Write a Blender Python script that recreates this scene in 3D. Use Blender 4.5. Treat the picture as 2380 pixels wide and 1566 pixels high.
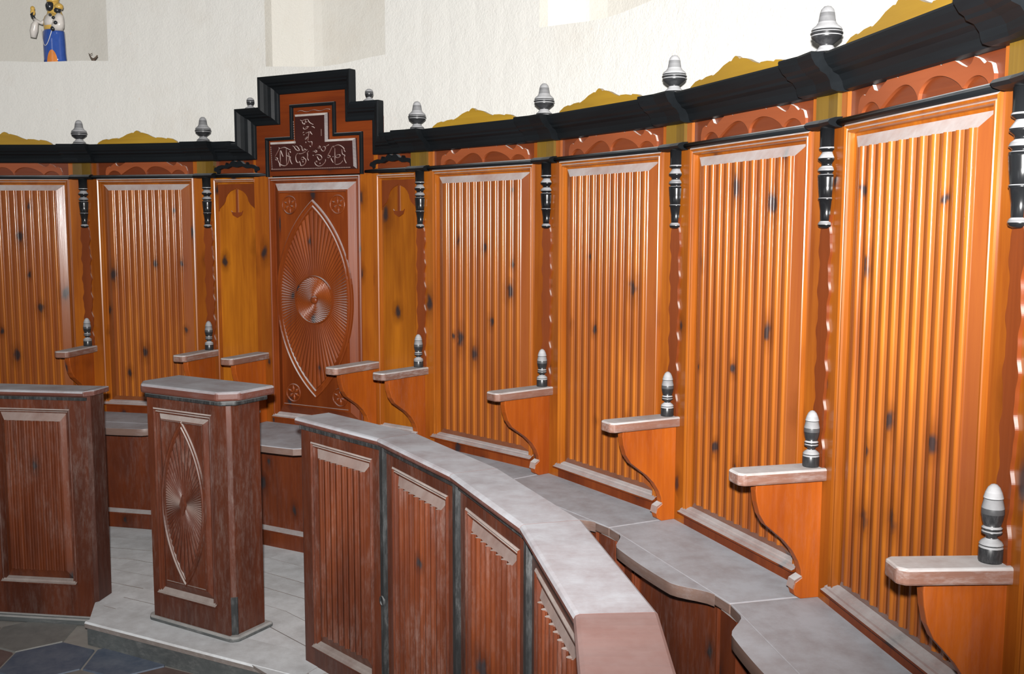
import bpy, math, random
from math import sin, cos, tan, pi, radians as rad, sqrt, atan2, hypot
from mathutils import Matrix, Vector

# ------------------------------------------------------------------ scene, camera, light
for o in list(bpy.data.objects):
    bpy.data.objects.remove(o, do_unlink=True)
SC = bpy.context.scene
COL = SC.collection
random.seed(7)
U = 0.75                      # metres per drawing unit; the drawing origin is the centre of the apse, z = 0 the nave floor
R = 4.18                      # radius on which the corners of the stall backs stand
CAM = (3.1155, -1.9227, 1.86)

cam = bpy.data.cameras.new('camera')
camo = bpy.data.objects.new('camera', cam)
COL.objects.link(camo)
cam.sensor_width = 36.0
cam.lens = 2325.6 / 2380.0 * 36.0
cam.clip_start = 0.02
mat = Matrix.Rotation(rad(90 - 6.118), 4, 'X') @ Matrix.Rotation(rad(0.118), 4, 'Z')
mat.translation = Vector(CAM) * U
camo.matrix_world = mat
SC.camera = camo

SC.view_settings.view_transform = 'Standard'
SC.view_settings.look = 'None'
SC.view_settings.exposure = 0.0
SC.view_settings.gamma = 1.0
SC.view_settings.use_curve_mapping = False

world = bpy.data.worlds.new('world')
SC.world = world
world.use_nodes = True
world.node_tree.nodes['Background'].inputs[0].default_value = (1.0, 0.98, 0.95, 1)
world.node_tree.nodes['Background'].inputs[1].default_value = 0.045

def light(name, kind, loc, energy, color=(1, 1, 1), size=None, size_y=None, aim=None, radius=None):
    d = bpy.data.lights.new(name, kind)
    d.energy = energy
    d.color = color
    if kind == 'AREA':
        d.shape = 'RECTANGLE'
        d.size = size
        d.size_y = size_y
    if radius is not None:
        d.shadow_soft_size = radius
    o = bpy.data.objects.new(name, d)
    COL.objects.link(o)
    o.location = Vector(loc) * U
    if aim is not None:
        o.rotation_euler = (Vector(aim) - Vector(loc)).to_track_quat('-Z', 'Y').to_euler()
    return o

flash = light('camera_flash', 'SPOT', (3.10, -1.95, 2.02), 1130, (1.0, 0.985, 0.965), radius=0.022, aim=(2.78, 2.2, 2.34))
flash.data.spot_size = rad(104)
flash.data.spot_blend = 1.0
flash.scale = (1.0, 0.78, 1.0)                 # a flash tube throws a wide, low beam
light('added_soft_light', 'AREA', (-3.2, -3.6, 4.2), 25, (0.93, 0.97, 1.0), 1.3, 2.4, aim=(1.5, 3.4, 1.4))  # unseen soft area light, added for sheen on the varnish

# ------------------------------------------------------------------ mesh builder
class MB:
    post = None
    def __init__(self, xf=None):
        self.v = []; self.f = []; self.s = []; self.xf = xf
    def add(self, vs, fs, smooth=False):
        b = len(self.v)
        if self.xf:
            ox, oy, a = self.xf
            c, s = cos(a), sin(a)
            vs = [(ox + c * x - s * y, oy + s * x + c * y, z) for x, y, z in vs]
        self.v += [tuple(p) for p in vs]
        for f in fs:
            self.f.append(tuple(b + i for i in f)); self.s.append(smooth)
        return self
    def box(self, x0, x1, y0, y1, z0, z1):
        vs = [(x, y, z) for z in (z0, z1) for y in (y0, y1) for x in (x0, x1)]
        return self.add(vs, [(0, 2, 3, 1), (4, 5, 7, 6), (0, 1, 5, 4), (2, 6, 7, 3), (0, 4, 6, 2), (1, 3, 7, 5)])
    def prism(self, poly, plane, d0, d1, smooth=False):
        n = len(poly)
        def P(a, b, d):
            return {'xz': (a, d, b), 'xy': (a, b, d), 'yz': (d, a, b)}[plane]
        vs = [P(a, b, d0) for a, b in poly] + [P(a, b, d1) for a, b in poly]
        self.add(vs, [tuple(range(n)), tuple(range(2 * n - 1, n - 1, -1))])
        b = len(self.v) - 2 * n
        for i in range(n):
            j = (i + 1) % n
            self.f.append((b + i, b + i + n, b + j + n, b + j)); self.s.append(smooth)
        return self
    def lathe(self, prof, cx=0, cy=0, z0=0, n=20, half=False, sx=1.0, sy=1.0):
        vs = []; fs = []
        a0, a1 = (pi, 2 * pi) if half else (0, 2 * pi)
        m = n + 1 if half else n
        for r, z in prof:
            for i in range(m):
                a = a0 + (a1 - a0) * i / n
                vs.append((cx + sx * r * cos(a), cy + sy * r * sin(a), z0 + z))
        for k in range(len(prof) - 1):
            for i in range(n):
                j = (i + 1) if half else (i + 1) % n
                fs.append((k * m + i, k * m + j, (k + 1) * m + j, (k + 1) * m + i))
        fs.append(tuple(range(m))[::-1])
        fs.append(tuple(range((len(prof) - 1) * m, len(prof) * m)))
        return self.add(vs, fs, True)
    def sweep(self, path, prof, plane='xz', closed=False, smooth=False, caps=True):
        """path 2-D; prof = [(offset to the left of the path, other coordinate)], mitred."""
        n = len(path)
        rows = []
        for i in range(n):
            p = path[i]
            if closed or 0 < i < n - 1:
                a = path[i - 1]; b = path[(i + 1) % n]
                d1 = (p[0] - a[0], p[1] - a[1]); d2 = (b[0] - p[0], b[1] - p[1])
            elif i == 0:
                d1 = d2 = (path[1][0] - p[0], path[1][1] - p[1])
            else:
                d1 = d2 = (p[0] - path[-2][0], p[1] - path[-2][1])
            l1 = hypot(*d1) or 1; l2 = hypot(*d2) or 1
            n1 = (-d1[1] / l1, d1[0] / l1); n2 = (-d2[1] / l2, d2[0] / l2)
            k = 1 + n1[0] * n2[0] + n1[1] * n2[1]
            m = ((n1[0] + n2[0]) / max(k, .15), (n1[1] + n2[1]) / max(k, .15))
            row = []
            for o, q in prof:
                a_, b_ = p[0] + m[0] * o, p[1] + m[1] * o
                row.append({'xz': (a_, q + (p[2] if len(p) > 2 else 0), b_), 'xy': (a_, b_, q)}[plane])
            rows.append(row)
        m = len(prof)
        vs = [v for r in rows for v in r]
        fs = []
        for i in range(n if closed else n - 1):
            j = (i + 1) % n
            for k in range(m - 1):
                fs.append((i * m + k, j * m + k, j * m + k + 1, i * m + k + 1))
        if caps and not closed:
            fs.append(tuple(range(m)))
            fs.append(tuple(range((n - 1) * m, n * m))[::-1])
        return self.add(vs, fs, smooth)
    def extr(self, prof, x0, x1, t0=0.0, t1=0.0, smooth=False):
        """profile (y,z) run along x; ends mitred: x = end -/+ y*t."""
        m = len(prof)
        vs = [(x0 - y * t0, y, z) for y, z in prof] + [(x1 + y * t1, y, z) for y, z in prof]
        fs = [(k, k + m, (k + 1) % m + m, (k + 1) % m) for k in range(m)]
        fs += [tuple(range(m)), tuple(range(2 * m - 1, m - 1, -1))]
        return self.add(vs, fs, smooth)
    def tube(self, path, r, n=6, smooth=True, taper=None):
        vs = []; fs = []
        N = len(path)
        P = [Vector(p) for p in path]
        for i, p in enumerate(P):
            d = (P[min(i + 1, N - 1)] - P[max(i - 1, 0)])
            d = d.normalized() if d.length > 1e-9 else Vector((0, 0, 1))
            u = d.cross(Vector((0, 1, 0)))
            if u.length < 1e-3:
                u = d.cross(Vector((1, 0, 0)))
            u.normalize(); w = d.cross(u)
            rr = r * (taper[i] if taper else 1)
            for k in range(n):
                a = 2 * pi * k / n
                vs.append(tuple(p + u * rr * cos(a) + w * rr * sin(a)))
        for i in range(N - 1):
            for k in range(n):
                fs.append((i * n + k, i * n + (k + 1) % n, (i + 1) * n + (k + 1) % n, (i + 1) * n + k))
        fs.append(tuple(range(n))[::-1]); fs.append(tuple(range((N - 1) * n, N * n)))
        return self.add(vs, fs, smooth)
    def build(self, name, mat, parent=None, bevel=0, label=None, auto=False):
        if MB.post: self.v = [MB.post(*p) for p in self.v]
        me = bpy.data.meshes.new(name)
        me.from_pydata([(x * U, y * U, z * U) for x, y, z in self.v], [], self.f)
        me.polygons.foreach_set('use_smooth', self.s)
        me.validate(); me.update()
        import bmesh
        bm = bmesh.new(); bm.from_mesh(me)
        bmesh.ops.recalc_face_normals(bm, faces=bm.faces)
        bm.to_mesh(me); bm.free()
        me.materials.append(M[mat])
        o = bpy.data.objects.new(name, me)
        COL.objects.link(o)
        if parent is not None:
            o.parent = parent
        if bevel:
            b = o.modifiers.new('bevel', 'BEVEL')
            b.width = bevel * U; b.segments = 2; b.limit_method = 'ANGLE'; b.angle_limit = rad(40)
        if label:
            o['label'] = label
        return o

def tag(o, label, cat, group=None, kind=None):
    o['label'] = label; o['category'] = cat
    if group: o['group'] = group
    if kind: o['kind'] = kind
    return o

def thing(name, loc, rotz, label, cat, group=None):
    o = bpy.data.objects.new(name, None)
    o.empty_display_size = 0.1
    COL.objects.link(o)
    o.location = Vector(loc) * U
    o.rotation_euler = (0, 0, rotz)
    return tag(o, label, cat, group)

# ------------------------------------------------------------------ materials
M = {}
def nodes(name):
    m = bpy.data.materials.new(name); m.use_nodes = True
    nt = m.node_tree
    M[name] = m
    return m, nt, nt.nodes, nt.links, nt.nodes['Principled BSDF']

def mixc(N, L, fac, a, b, mode='MIX'):
    n = N.new('ShaderNodeMix'); n.data_type = 'RGBA'; n.blend_type = mode
    for i, v in ((0, fac), (6, a), (7, b)):
        if hasattr(v, 'is_linked') or hasattr(v, 'links'):
            L.new(v, n.inputs[i])
        elif i == 0:
            n.inputs[0].default_value = v
        else:
            n.inputs[i].default_value = (*v, 1)
    return n.outputs[2]

def math_(N, L, op, a, b=None, clamp=False):
    n = N.new('ShaderNodeMath'); n.operation = op; n.use_clamp = clamp
    for i, v in enumerate((a, b)):
        if v is None: continue
        if hasattr(v, 'links'): L.new(v, n.inputs[i])
        else: n.inputs[i].default_value = v
    return n.outputs[0]

def maprange(N, L, v, a, b, c=0.0, d=1.0):
    n = N.new('ShaderNodeMapRange'); n.clamp = True
    L.new(v, n.inputs[0])
    for i, x in enumerate((a, b, c, d)): n.inputs[1 + i].default_value = x
    return n.outputs[0]

def wood(name, light_c, dark_c, axis='z', dust=0.8, film=0.0, rough=0.32, knots=0.5, land=None, dust_c=(.42, .41, .41), spec=0.4, coat=0.0, dust_lo=0.14, dust_hi=0.50):
    m, nt, N, L, B = nodes(name)
    tc = N.new('ShaderNodeTexCoord'); oi = N.new('ShaderNodeObjectInfo')
    off = N.new('ShaderNodeVectorMath'); off.operation = 'SCALE'
    cmb = N.new('ShaderNodeCombineXYZ')
    for i, k in enumerate((7.3, 3.1, 5.7)):
        L.new(math_(N, L, 'MULTIPLY', oi.outputs['Random'], k), cmb.inputs[i])
    add = N.new('ShaderNodeVectorMath'); add.operation = 'ADD'
    L.new(tc.outputs['Object'], add.inputs[0]); L.new(cmb.outputs[0], add.inputs[1])
    P = add.outputs[0]
    def mapped(sc):
        mp = N.new('ShaderNodeMapping'); mp.inputs['Scale'].default_value = sc
        L.new(P, mp.inputs['Vector']); return mp.outputs[0]
    def noise(vec, scale, detail=4, rough_=.6, dist=0.0):
        n = N.new('ShaderNodeTexNoise'); n.inputs['Scale'].default_value = scale
        n.inputs['Detail'].default_value = detail; n.inputs['Roughness'].default_value = rough_
        n.inputs['Distortion'].default_value = dist
        L.new(vec, n.inputs['Vector']); return n.outputs['Fac']
    long_ = {'z': (1, 1, .05), 'x': (.05, 1, 1), 'y': (1, .05, 1)}[axis]
    med = {'z': (1, 1, .22), 'x': (.22, 1, 1), 'y': (1, .22, 1)}[axis]
    g1 = noise(mapped(long_), 60, 5, .65, .6)
    g2 = noise(mapped(med), 7, 3, .5, 1.2)
    g = math_(N, L, 'ADD', math_(N, L, 'MULTIPLY', maprange(N, L, g1, .3, .7), .45), math_(N, L, 'MULTIPLY', maprange(N, L, g2, .3, .7), .55))
    col = mixc(N, L, g, dark_c, light_c)
    tone = maprange(N, L, noise(mapped(med), 3.2, 3, .5, .8), .44, .72, 0.0, .62)
    col = mixc(N, L, tone, col, tuple(c * .55 for c in dark_c))
    if land:                                     # stain lies darker on the flats between the reeds
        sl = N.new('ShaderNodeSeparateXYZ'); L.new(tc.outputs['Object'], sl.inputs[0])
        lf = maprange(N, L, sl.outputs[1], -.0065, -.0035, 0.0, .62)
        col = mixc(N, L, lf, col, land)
    if knots:
        vo = N.new('ShaderNodeTexVoronoi'); vo.inputs['Scale'].default_value = 5.0
        vsc = {'z': (1.35, .75, 0), 'x': (.75, 1.35, 0), 'y': (1.25, .62, 0)}[axis]
        vo.voronoi_dimensions = '2D'
        vm = N.new('ShaderNodeVectorMath'); vm.operation = 'MULTIPLY'; vm.inputs[1].default_value = vsc
        nz = N.new('ShaderNodeTexNoise'); nz.inputs['Scale'].default_value = 22; L.new(P, nz.inputs['Vector'])
        warp = N.new('ShaderNodeVectorMath'); warp.operation = 'MULTIPLY_ADD'
        L.new(nz.outputs['Color'], warp.inputs[0]); warp.inputs[1].default_value = (.03, .03, .03); L.new(P, warp.inputs[2])
        sw = N.new('ShaderNodeSeparateXYZ'); L.new(warp.outputs[0], sw.inputs[0])
        cw = N.new('ShaderNodeCombineXYZ'); L.new(sw.outputs[0], cw.inputs[0]); L.new(sw.outputs[2], cw.inputs[1])
        L.new(cw.outputs[0], vm.inputs[0]); L.new(vm.outputs[0], vo.inputs['Vector'])
        sep = N.new('ShaderNodeSeparateColor'); L.new(vo.outputs['Color'], sep.inputs[0])
        on = math_(N, L, 'LESS_THAN', sep.outputs[0], knots)
        size = maprange(N, L, sep.outputs[1], 0, 1, .045, .13)
        kd = math_(N, L, 'DIVIDE', vo.outputs['Distance'], size)
        core = math_(N, L, 'MULTIPLY', maprange(N, L, kd, .45, 1.1, 1, 0), on)
        halo = math_(N, L, 'MULTIPLY', maprange(N, L, kd, .6, 2.6, .6, 0), on)
        col = mixc(N, L, halo, col, tuple(c * .45 for c in dark_c))
        col = mixc(N, L, math_(N, L, 'MULTIPLY', core, .9), col, (.018, .016, .018))
    # dust lies on whatever faces up, and a thin film everywhere
    geo = N.new('ShaderNodeNewGeometry')
    sx = N.new('ShaderNodeSeparateXYZ'); L.new(geo.outputs['True Normal'], sx.inputs[0])
    up = maprange(N, L, sx.outputs[2], dust_lo, dust_hi)
    dn = noise(mapped((1, 1, 1)), 9, 6, .7)
    dn2 = maprange(N, L, dn, .28, .62, .55, 1.0)
    fac = math_(N, L, 'MULTIPLY', math_(N, L, 'MULTIPLY', up, dust), dn2)
    if film:
        fn = math_(N, L, 'MULTIPLY', maprange(N, L, noise(mapped(med), 70, 6, .75), .46, .66, 0.15, 1.0), maprange(N, L, noise(mapped((1, 1, .6)), 5, 4, .6), .42, .68, 0.15 * film, film))
        fac = math_(N, L, 'MAXIMUM', fac, fn)
    col = mixc(N, L, fac, col, dust_c)
    L.new(col, B.inputs['Base Color'])
    L.new(math_(N, L, 'ADD', math_(N, L, 'MULTIPLY', fac, .55), rough), B.inputs['Roughness'])
    B.inputs['Specular IOR Level'].default_value = spec
    B.inputs['Coat Weight'].default_value = coat
    B.inputs['Coat Roughness'].default_value = .18
    bp = N.new('ShaderNodeBump'); bp.inputs['Strength'].default_value = .12; bp.inputs['Distance'].default_value = .002
    L.new(g1, bp.inputs['Height']); L.new(bp.outputs[0], B.inputs['Normal'])
    return m

ORL, ORD = (.33, .098, .008), (.175, .038, .005)
RDL, RDD = (.185, .036, .006), (.095, .016, .004)
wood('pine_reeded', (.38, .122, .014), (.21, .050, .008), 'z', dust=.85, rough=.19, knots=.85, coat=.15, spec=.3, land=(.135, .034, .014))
wood('pine_upright', ORL, ORD, 'z', dust=.85, rough=.28, knots=.45, coat=.1, spec=.3)
wood('pine_lengthwise', RDL, RDD, 'x', dust=.85, rough=.36, knots=.1, spec=.25)
wood('pine_red', (.20, .043, .007), (.105, .018, .004), 'z', dust=.85, rough=.36, knots=.5, spec=.22)
wood('pine_carved', (.215, .048, .008), (.115, .021, .005), 'z', dust=.8, rough=.34, knots=.6, spec=.25, dust_lo=.45, dust_hi=.9)
wood('desk_carved', (.11, .025, .009), (.055, .012, .005), 'z', dust=.8, film=.25, rough=.36, knots=.2, dust_c=(.33, .27, .24), dust_lo=.42, dust_hi=.9)
wood('pine_side', (.39, .128, .008), (.17, .040, .004), 'z', dust=.85, rough=.30, knots=.7, coat=.1, spec=.3)
wood('pine_bracket', (.36, .082, .007), (.21, .038, .004), 'z', dust=.7, film=.05, rough=.42, knots=.25, spec=.2)
wood('band_salmon', (.27, .068, .022), (.20, .046, .014), 'x', dust=.95, rough=.36, knots=0, dust_c=(.75, .70, .66))
wood('frieze_red', (.14, .030, .007), (.085, .017, .005), 'x', dust=.6, rough=.33, knots=0)
wood('strip_red', (.18, .040, .009), (.12, .025, .006), 'z', dust=.55, rough=.3, knots=0, dust_c=(.5, .46, .43), dust_lo=.12, dust_hi=.30)
wood('plaque_dark', (.050, .011, .008), (.028, .007, .006), 'x', dust=.95, rough=.38, knots=0, dust_c=(.60, .54, .50))
wood('relief_dark', (.12, .045, .034), (.08, .03, .024), 'x', dust=.95, rough=.34, knots=0, dust_c=(.66, .58, .54), dust_lo=-.1, dust_hi=.5)
wood('black_paint', (.008, .010, .012), (.005, .006, .007), 'x', dust=.75, rough=.48, knots=0, dust_c=(.34, .35, .36), dust_lo=.5, dust_hi=.95, spec=.14)
wood('black_turned', (.011, .012, .013), (.006, .006, .007), 'z', dust=.92, rough=.22, knots=0, dust_c=(.30, .30, .31), dust_lo=.12, dust_hi=.5, spec=.35)
wood('black_dusty', (.022, .023, .025), (.012, .012, .013), 'z', dust=.92, rough=.3, knots=0, dust_c=(.36, .36, .37), dust_lo=.0, dust_hi=.30, film=.12)
wood('black_worn', (.016, .018, .019), (.010, .010, .010), 'z', dust=.7, film=.45, rough=.42, knots=0, dust_c=(.20, .20, .20))
wood('olive_block', (.15, .088, .012), (.09, .048, .007), 'z', dust=.8, rough=.32, knots=0)
wood('ochre_crest', (.34, .20, .016), (.23, .125, .009), 'x', dust=.4, rough=.45, knots=0)
wood('seat_wood', (.19, .12, .095), (.12, .07, .055), 'x', dust=.92, rough=.45, knots=.1, dust_c=(.42, .44, .48), film=.15)
wood('arm_wood', (.22, .10, .065), (.14, .06, .04), 'y', dust=.95, rough=.5, knots=0, dust_c=(.50, .50, .50), film=.45)
wood('desk_wood', (.105, .024, .008), (.048, .011, .005), 'z', dust=.95, film=.22, rough=.36, knots=.35, dust_c=(.28, .24, .22))
wood('desk_reeded', (.135, .031, .008), (.060, .013, .005), 'z', dust=.95, film=.22, rough=.32, knots=.45, dust_c=(.29, .245, .225))
wood('desk_side', (.070, .018, .009), (.034, .010, .006), 'z', dust=.9, film=.30, rough=.45, knots=.1, dust_c=(.22, .18, .16))
wood('desk_top', (.125, .042, .028), (.085, .027, .018), 'x', dust=.88, rough=.5, knots=0, dust_c=(.33, .34, .365), film=.2)
wood('desk_top_browner', (.16, .052, .034), (.11, .034, .022), 'x', dust=.22, rough=.5, knots=0, dust_c=(.43, .415, .42), film=.2)  # browner, with less dust mixed in, for the nearest desk board
wood('lower_wood', (.15, .032, .008), (.075, .015, .005), 'z', dust=.8, film=.10, rough=.36, knots=.4)
wood('plank_wood', (.24, .20, .18), (.17, .14, .125), 'x', dust=.95, rough=.7, knots=0, dust_c=(.66, .68, .70), film=.2)
wood('riser_wood', (.10, .11, .11), (.055, .06, .062), 'x', dust=.85, rough=.6, knots=0, dust_c=(.40, .385, .37), film=.4)

def plaster(name, c1, c2):
    m, nt, N, L, B = nodes(name)
    tc = N.new('ShaderNodeTexCoord')
    def noise(s, d=5, r=.6):
        n = N.new('ShaderNodeTexNoise'); n.inputs['Scale'].default_value = s; n.inputs['Detail'].default_value = d
        n.inputs['Roughness'].default_value = r; L.new(tc.outputs['Object'], n.inputs['Vector']); return n.outputs['Fac']
    st = maprange(N, L, noise(2.3, 6, .65), .52, .75, 0, .45)
    col = mixc(N, L, st, c1, c2)
    sp = maprange(N, L, noise(38, 3, .7), .68, .74, 0, .35)
    col = mixc(N, L, sp, col, (.55, .44, .34))
    L.new(col, B.inputs['Base Color'])
    B.inputs['Roughness'].default_value = .85
    B.inputs['Specular IOR Level'].default_value = .2
    h = math_(N, L, 'ADD', math_(N, L, 'MULTIPLY', noise(120, 4), .5), noise(16, 5))
    bp = N.new('ShaderNodeBump'); bp.inputs['Strength'].default_value = .35; bp.inputs['Distance'].default_value = .012
    L.new(h, bp.inputs['Height']); L.new(bp.outputs[0], B.inputs['Normal'])
plaster('plaster', (.60, .588, .555), (.52, .48, .42))
plaster('plaster_beige', (.55, .53, .485), (.47, .415, .345))  # darker, more beige plaster for the niche interiors

def stone(name, c1, c2):
    m, nt, N, L, B = nodes(name)
    tc = N.new('ShaderNodeTexCoord'); oi = N.new('ShaderNodeObjectInfo')
    n = N.new('ShaderNodeTexNoise'); n.noise_dimensions = '4D'; n.inputs['Scale'].default_value = 14
    n.inputs['Detail'].default_value = 7; n.inputs['Roughness'].default_value = .7
    L.new(tc.outputs['Object'], n.inputs['Vector']); L.new(math_(N, L, 'MULTIPLY', oi.outputs['Random'], 50), n.inputs['W'])
    col = mixc(N, L, maprange(N, L, n.outputs['Fac'], .3, .7), c1, c2)
    L.new(col, B.inputs['Base Color']); B.inputs['Roughness'].default_value = .5
    bp = N.new('ShaderNodeBump'); bp.inputs['Strength'].default_value = .25; bp.inputs['Distance'].default_value = .004
    L.new(n.outputs['Fac'], bp.inputs['Height']); L.new(bp.outputs[0], B.inputs['Normal'])
stone('slate_blue', (.060, .085, .135), (.16, .18, .22))
stone('slate_grey', (.15, .15, .145), (.24, .235, .22))
stone('slate_red', (.10, .062, .055), (.17, .12, .11))
stone('grout', (.27, .25, .23), (.36, .34, .31))

def plain(name, c, rough=.4, spec=.5, metal=0):
    m, nt, N, L, B = nodes(name)
    tc = N.new('ShaderNodeTexCoord'); n = N.new('ShaderNodeTexNoise'); n.inputs['Scale'].default_value = 40
    L.new(tc.outputs['Object'], n.inputs['Vector'])
    L.new(mixc(N, L, n.outputs['Fac'], tuple(x * .8 for x in c), tuple(min(1, x * 1.15) for x in c)), B.inputs['Base Color'])
    B.inputs['Roughness'].default_value = rough; B.inputs['Specular IOR Level'].default_value = spec
plain('glaze_blue', (.035, .085, .33), .12)
plain('glaze_white', (.62, .58, .54), .2)
plain('glaze_gold', (.60, .38, .09), .25)
plain('glaze_orange', (.60, .20, .04), .25)
plain('glaze_black', (.02, .022, .026), .25)
plain('twig_brown', (.10, .07, .05), .7)

# ------------------------------------------------------------------ helpers of place
def vert(deg, r=R):
    a = rad(deg); return (r * sin(a), r * cos(a))

def lerp(a, b, t): return a + (b - a) * t

ZP, ZSEAT, ZARM = .11, .748, 1.1535          # platform, seat top, arm top
RAIL0, RAIL1 = 2.153, 2.180                    # black string rail
COR0, COR1 = 2.250, 2.3535                     # cornice

def reeded(mb, x0, x1, z0, z1, ox0, ox1, oz0, oz1, n, ybase, amp, yout):
    """reeds between x0..x1, z0..z1, with a bevelled margin out to ox/oz at depth yout"""
    prof = []
    p = (x1 - x0) / n
    for i in range(n):
        b = x0 + i * p
        prof.append((b + p * .00, ybase)); prof.append((b + p * .40, ybase)); prof.append((b + p * .43, ybase + amp * .14))
        for k in range(9):                       # round reed
            t = k / 8
            prof.append((b + p * (.45 + .36 * (.5 - .5 * cos(pi * t))), ybase - amp * sin(pi * t)))
        prof.append((b + p * .83, ybase + amp * .14))
        for k in range(4):                       # small bead beside it
            t = k / 3
            prof.append((b + p * (.85 + .11 * t), ybase - amp * .40 * sin(pi * t)))
        prof.append((b + p * .98, ybase + amp * .10))
    m = len(prof)
    vs = [(x, y, z0) for x, y in prof] + [(x, y, z1) for x, y in prof]
    mb.add(vs, [(i, i + 1, m + i + 1, m + i) for i in range(m - 1)], True)
    # ends of the reeds
    for z in (z0, z1):
        vs = [(x, y, z) for x, y in prof] + [(x, ybase + .001, z) for x, y in prof]
        mb.add(vs, [(i, i + 1, m + i + 1, m + i) for i in range(m - 1)])
    I = [(x0, ybase, z0), (x1, ybase, z0), (x1, ybase, z1), (x0, ybase, z1)]
    O = [(ox0, yout, oz0), (ox1, yout, oz0), (ox1, yout, oz1), (ox0, yout, oz1)]
    mb.add(I + O, [(i, (i + 1) % 4, 4 + (i + 1) % 4, 4 + i) for i in range(4)] + [(4, 5, 6, 7)])
    return mb

BEAD = [(0, .004), (0, -.006), (.006, -.010), (.012, -.006), (.014, -.001), (.018, -.006), (.023, -.006), (.025, .000), (.027, .012), (.035, .014)]
CORNICE = [(.10, COR0), (.004, COR0), (-.012, COR0 + .004), (-.016, COR0 + .012), (-.020, COR0 + .028), (-.032, COR0 + .044), (-.050, COR0 + .052),
           (-.054, COR0 + .060), (-.066, COR0 + .068), (-.078, COR0 + .086), (-.082, COR1 - .006), (-.080, COR1), (.10, COR1)]

def half_round(y, z0, z1, d, n=6):
    zc, rz = (z0 + z1) / 2, (z1 - z0) / 2
    return [(y, z0)] + [(y - d * sin(pi * k / n), zc - rz * cos(pi * k / n)) for k in range(1, n)] + [(y, z1)]

def band_geometry(mb, x0, x1, z0, h, y0, y1):
    """scalloped appliqué band: wavy above, four arches below"""
    n = 160
    cuts = [.03, .19, .50, .81, .97]; hh = [.34, .62, .62, .34]
    knots_ = [(0, .30), (.015, .62), (.045, .72), (.06, .66), (.09, .86), (.125, .98), (.14, .78), (.17, .70), (.20, .80), (.26, 1.06), (.31, 1.1), (.34, .97), (.36, 1.1), (.40, 1.0), (.43, 1.1), (.5, 1.14)]
    knots_ = knots_ + [(1 - a, b) for a, b in knots_[-2::-1]]
    def top(t):
        for (a, b), (c, d) in zip(knots_, knots_[1:]):
            if a <= t <= c:
                s = (t - a) / (c - a); return b + (d - b) * s
        return .3
    def low(t):
        for a, b, q in zip(cuts, cuts[1:], hh):
            if a <= t <= b:
                s = (t - a) / (b - a); s = s ** (1.5 if q > .5 and t < .5 else .72 if q > .5 else 1); return q * sin(pi * s) ** .62
        return 0.0
    vs = []
    for i in range(n + 1):
        t = i / n; x = lerp(x0, x1, t)
        a, b = z0 + h * low(t), z0 + h * min(.92 * top(t), 1.0)
        if b < a + .004: b = a + .004
        vs += [(x, y0, a), (x, y0, b), (x, y1, b), (x, y1, a)]
    fs = []
    for i in range(n):
        p, q = 4 * i, 4 * i + 4
        fs += [(p, p + 1, q + 1, q), (p + 1, p + 2, q + 2, q + 1), (p + 3, p, q, q + 3)]
    fs += [(0, 3, 2, 1), (4 * n, 4 * n + 1, 4 * n + 2, 4 * n + 3)]
    return mb.add(vs, fs)

def crest_poly(x0, x1, z0, h):
    k = [(0, 0), (.03, .22), (.08, .40), (.13, .46), (.145, .40), (.20, .50), (.26, .52), (.27, .46), (.33, .62), (.38, .80), (.44, .92), (.46, .90), (.475, 1.0), (.49, 1.06), (.5, 1.08)]
    k = k + [(1 - a, b) for a, b in k[-2::-1]]
    return [(lerp(x0, x1, a), z0 + h * b) for a, b in k]

PENDANT = [(.0, -.288), (.012, -.288), (.020, -.283), (.022, -.276), (.020, -.270), (.0165, -.266), (.0175, -.235), (.0215, -.206), (.0235, -.204), (.0235, -.200),
           (.0215, -.198), (.0245, -.165), (.0262, -.140), (.0262, -.132), (.021, -.130), (.021, -.126), (.027, -.120), (.024, -.112), (.017, -.106),
           (.0185, -.098), (.027, -.090), (.027, -.084), (.018, -.070), (.0165, -.066), (.024, -.060), (.0255, -.056), (.0235, -.052), (.0235, 0.0), (0, 0)]
PENDANT = [(max(r, .0005) * 1.12, z) for r, z in PENDANT]
FINIAL = [(.0005, 0), (.042, 0), (.042, .006), (.036, .010), (.036, .015), (.026, .024), (.019, .033), (.019, .037), (.030, .045), (.041, .054), (.044, .060), (.042, .063),
          (.046, .066), (.046, .070), (.042, .073), (.044, .077), (.040, .084), (.030, .092), (.025, .100), (.0225, .115), (.021, .126), (.0175, .136), (.010, .144), (.0005, .1465)]
SPINDLE = [(.0005, 0), (.024, 0), (.025, .004), (.025, .032), (.023, .036), (.025, .039), (.021, .045), (.012, .052), (.012, .058), (.021, .063), (.021, .067), (.018, .069), (.021, .072),
           (.021, .075), (.017, .079), (.021, .092), (.0235, .106), (.023, .118), (.019, .138), (.0205, .140), (.0195, .143), (.017, .152), (.012, .163), (.006, .169), (.0005, .1705)]
BALL = [(.0005, 0), (.032, 0), (.031, .006), (.016, .016), (.011, .022), (.018, .028), (.0215, .036), (.022, .042), (.0215, .044), (.0215, .050), (.018, .058), (.010, .064), (.0005, .066)]

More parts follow.
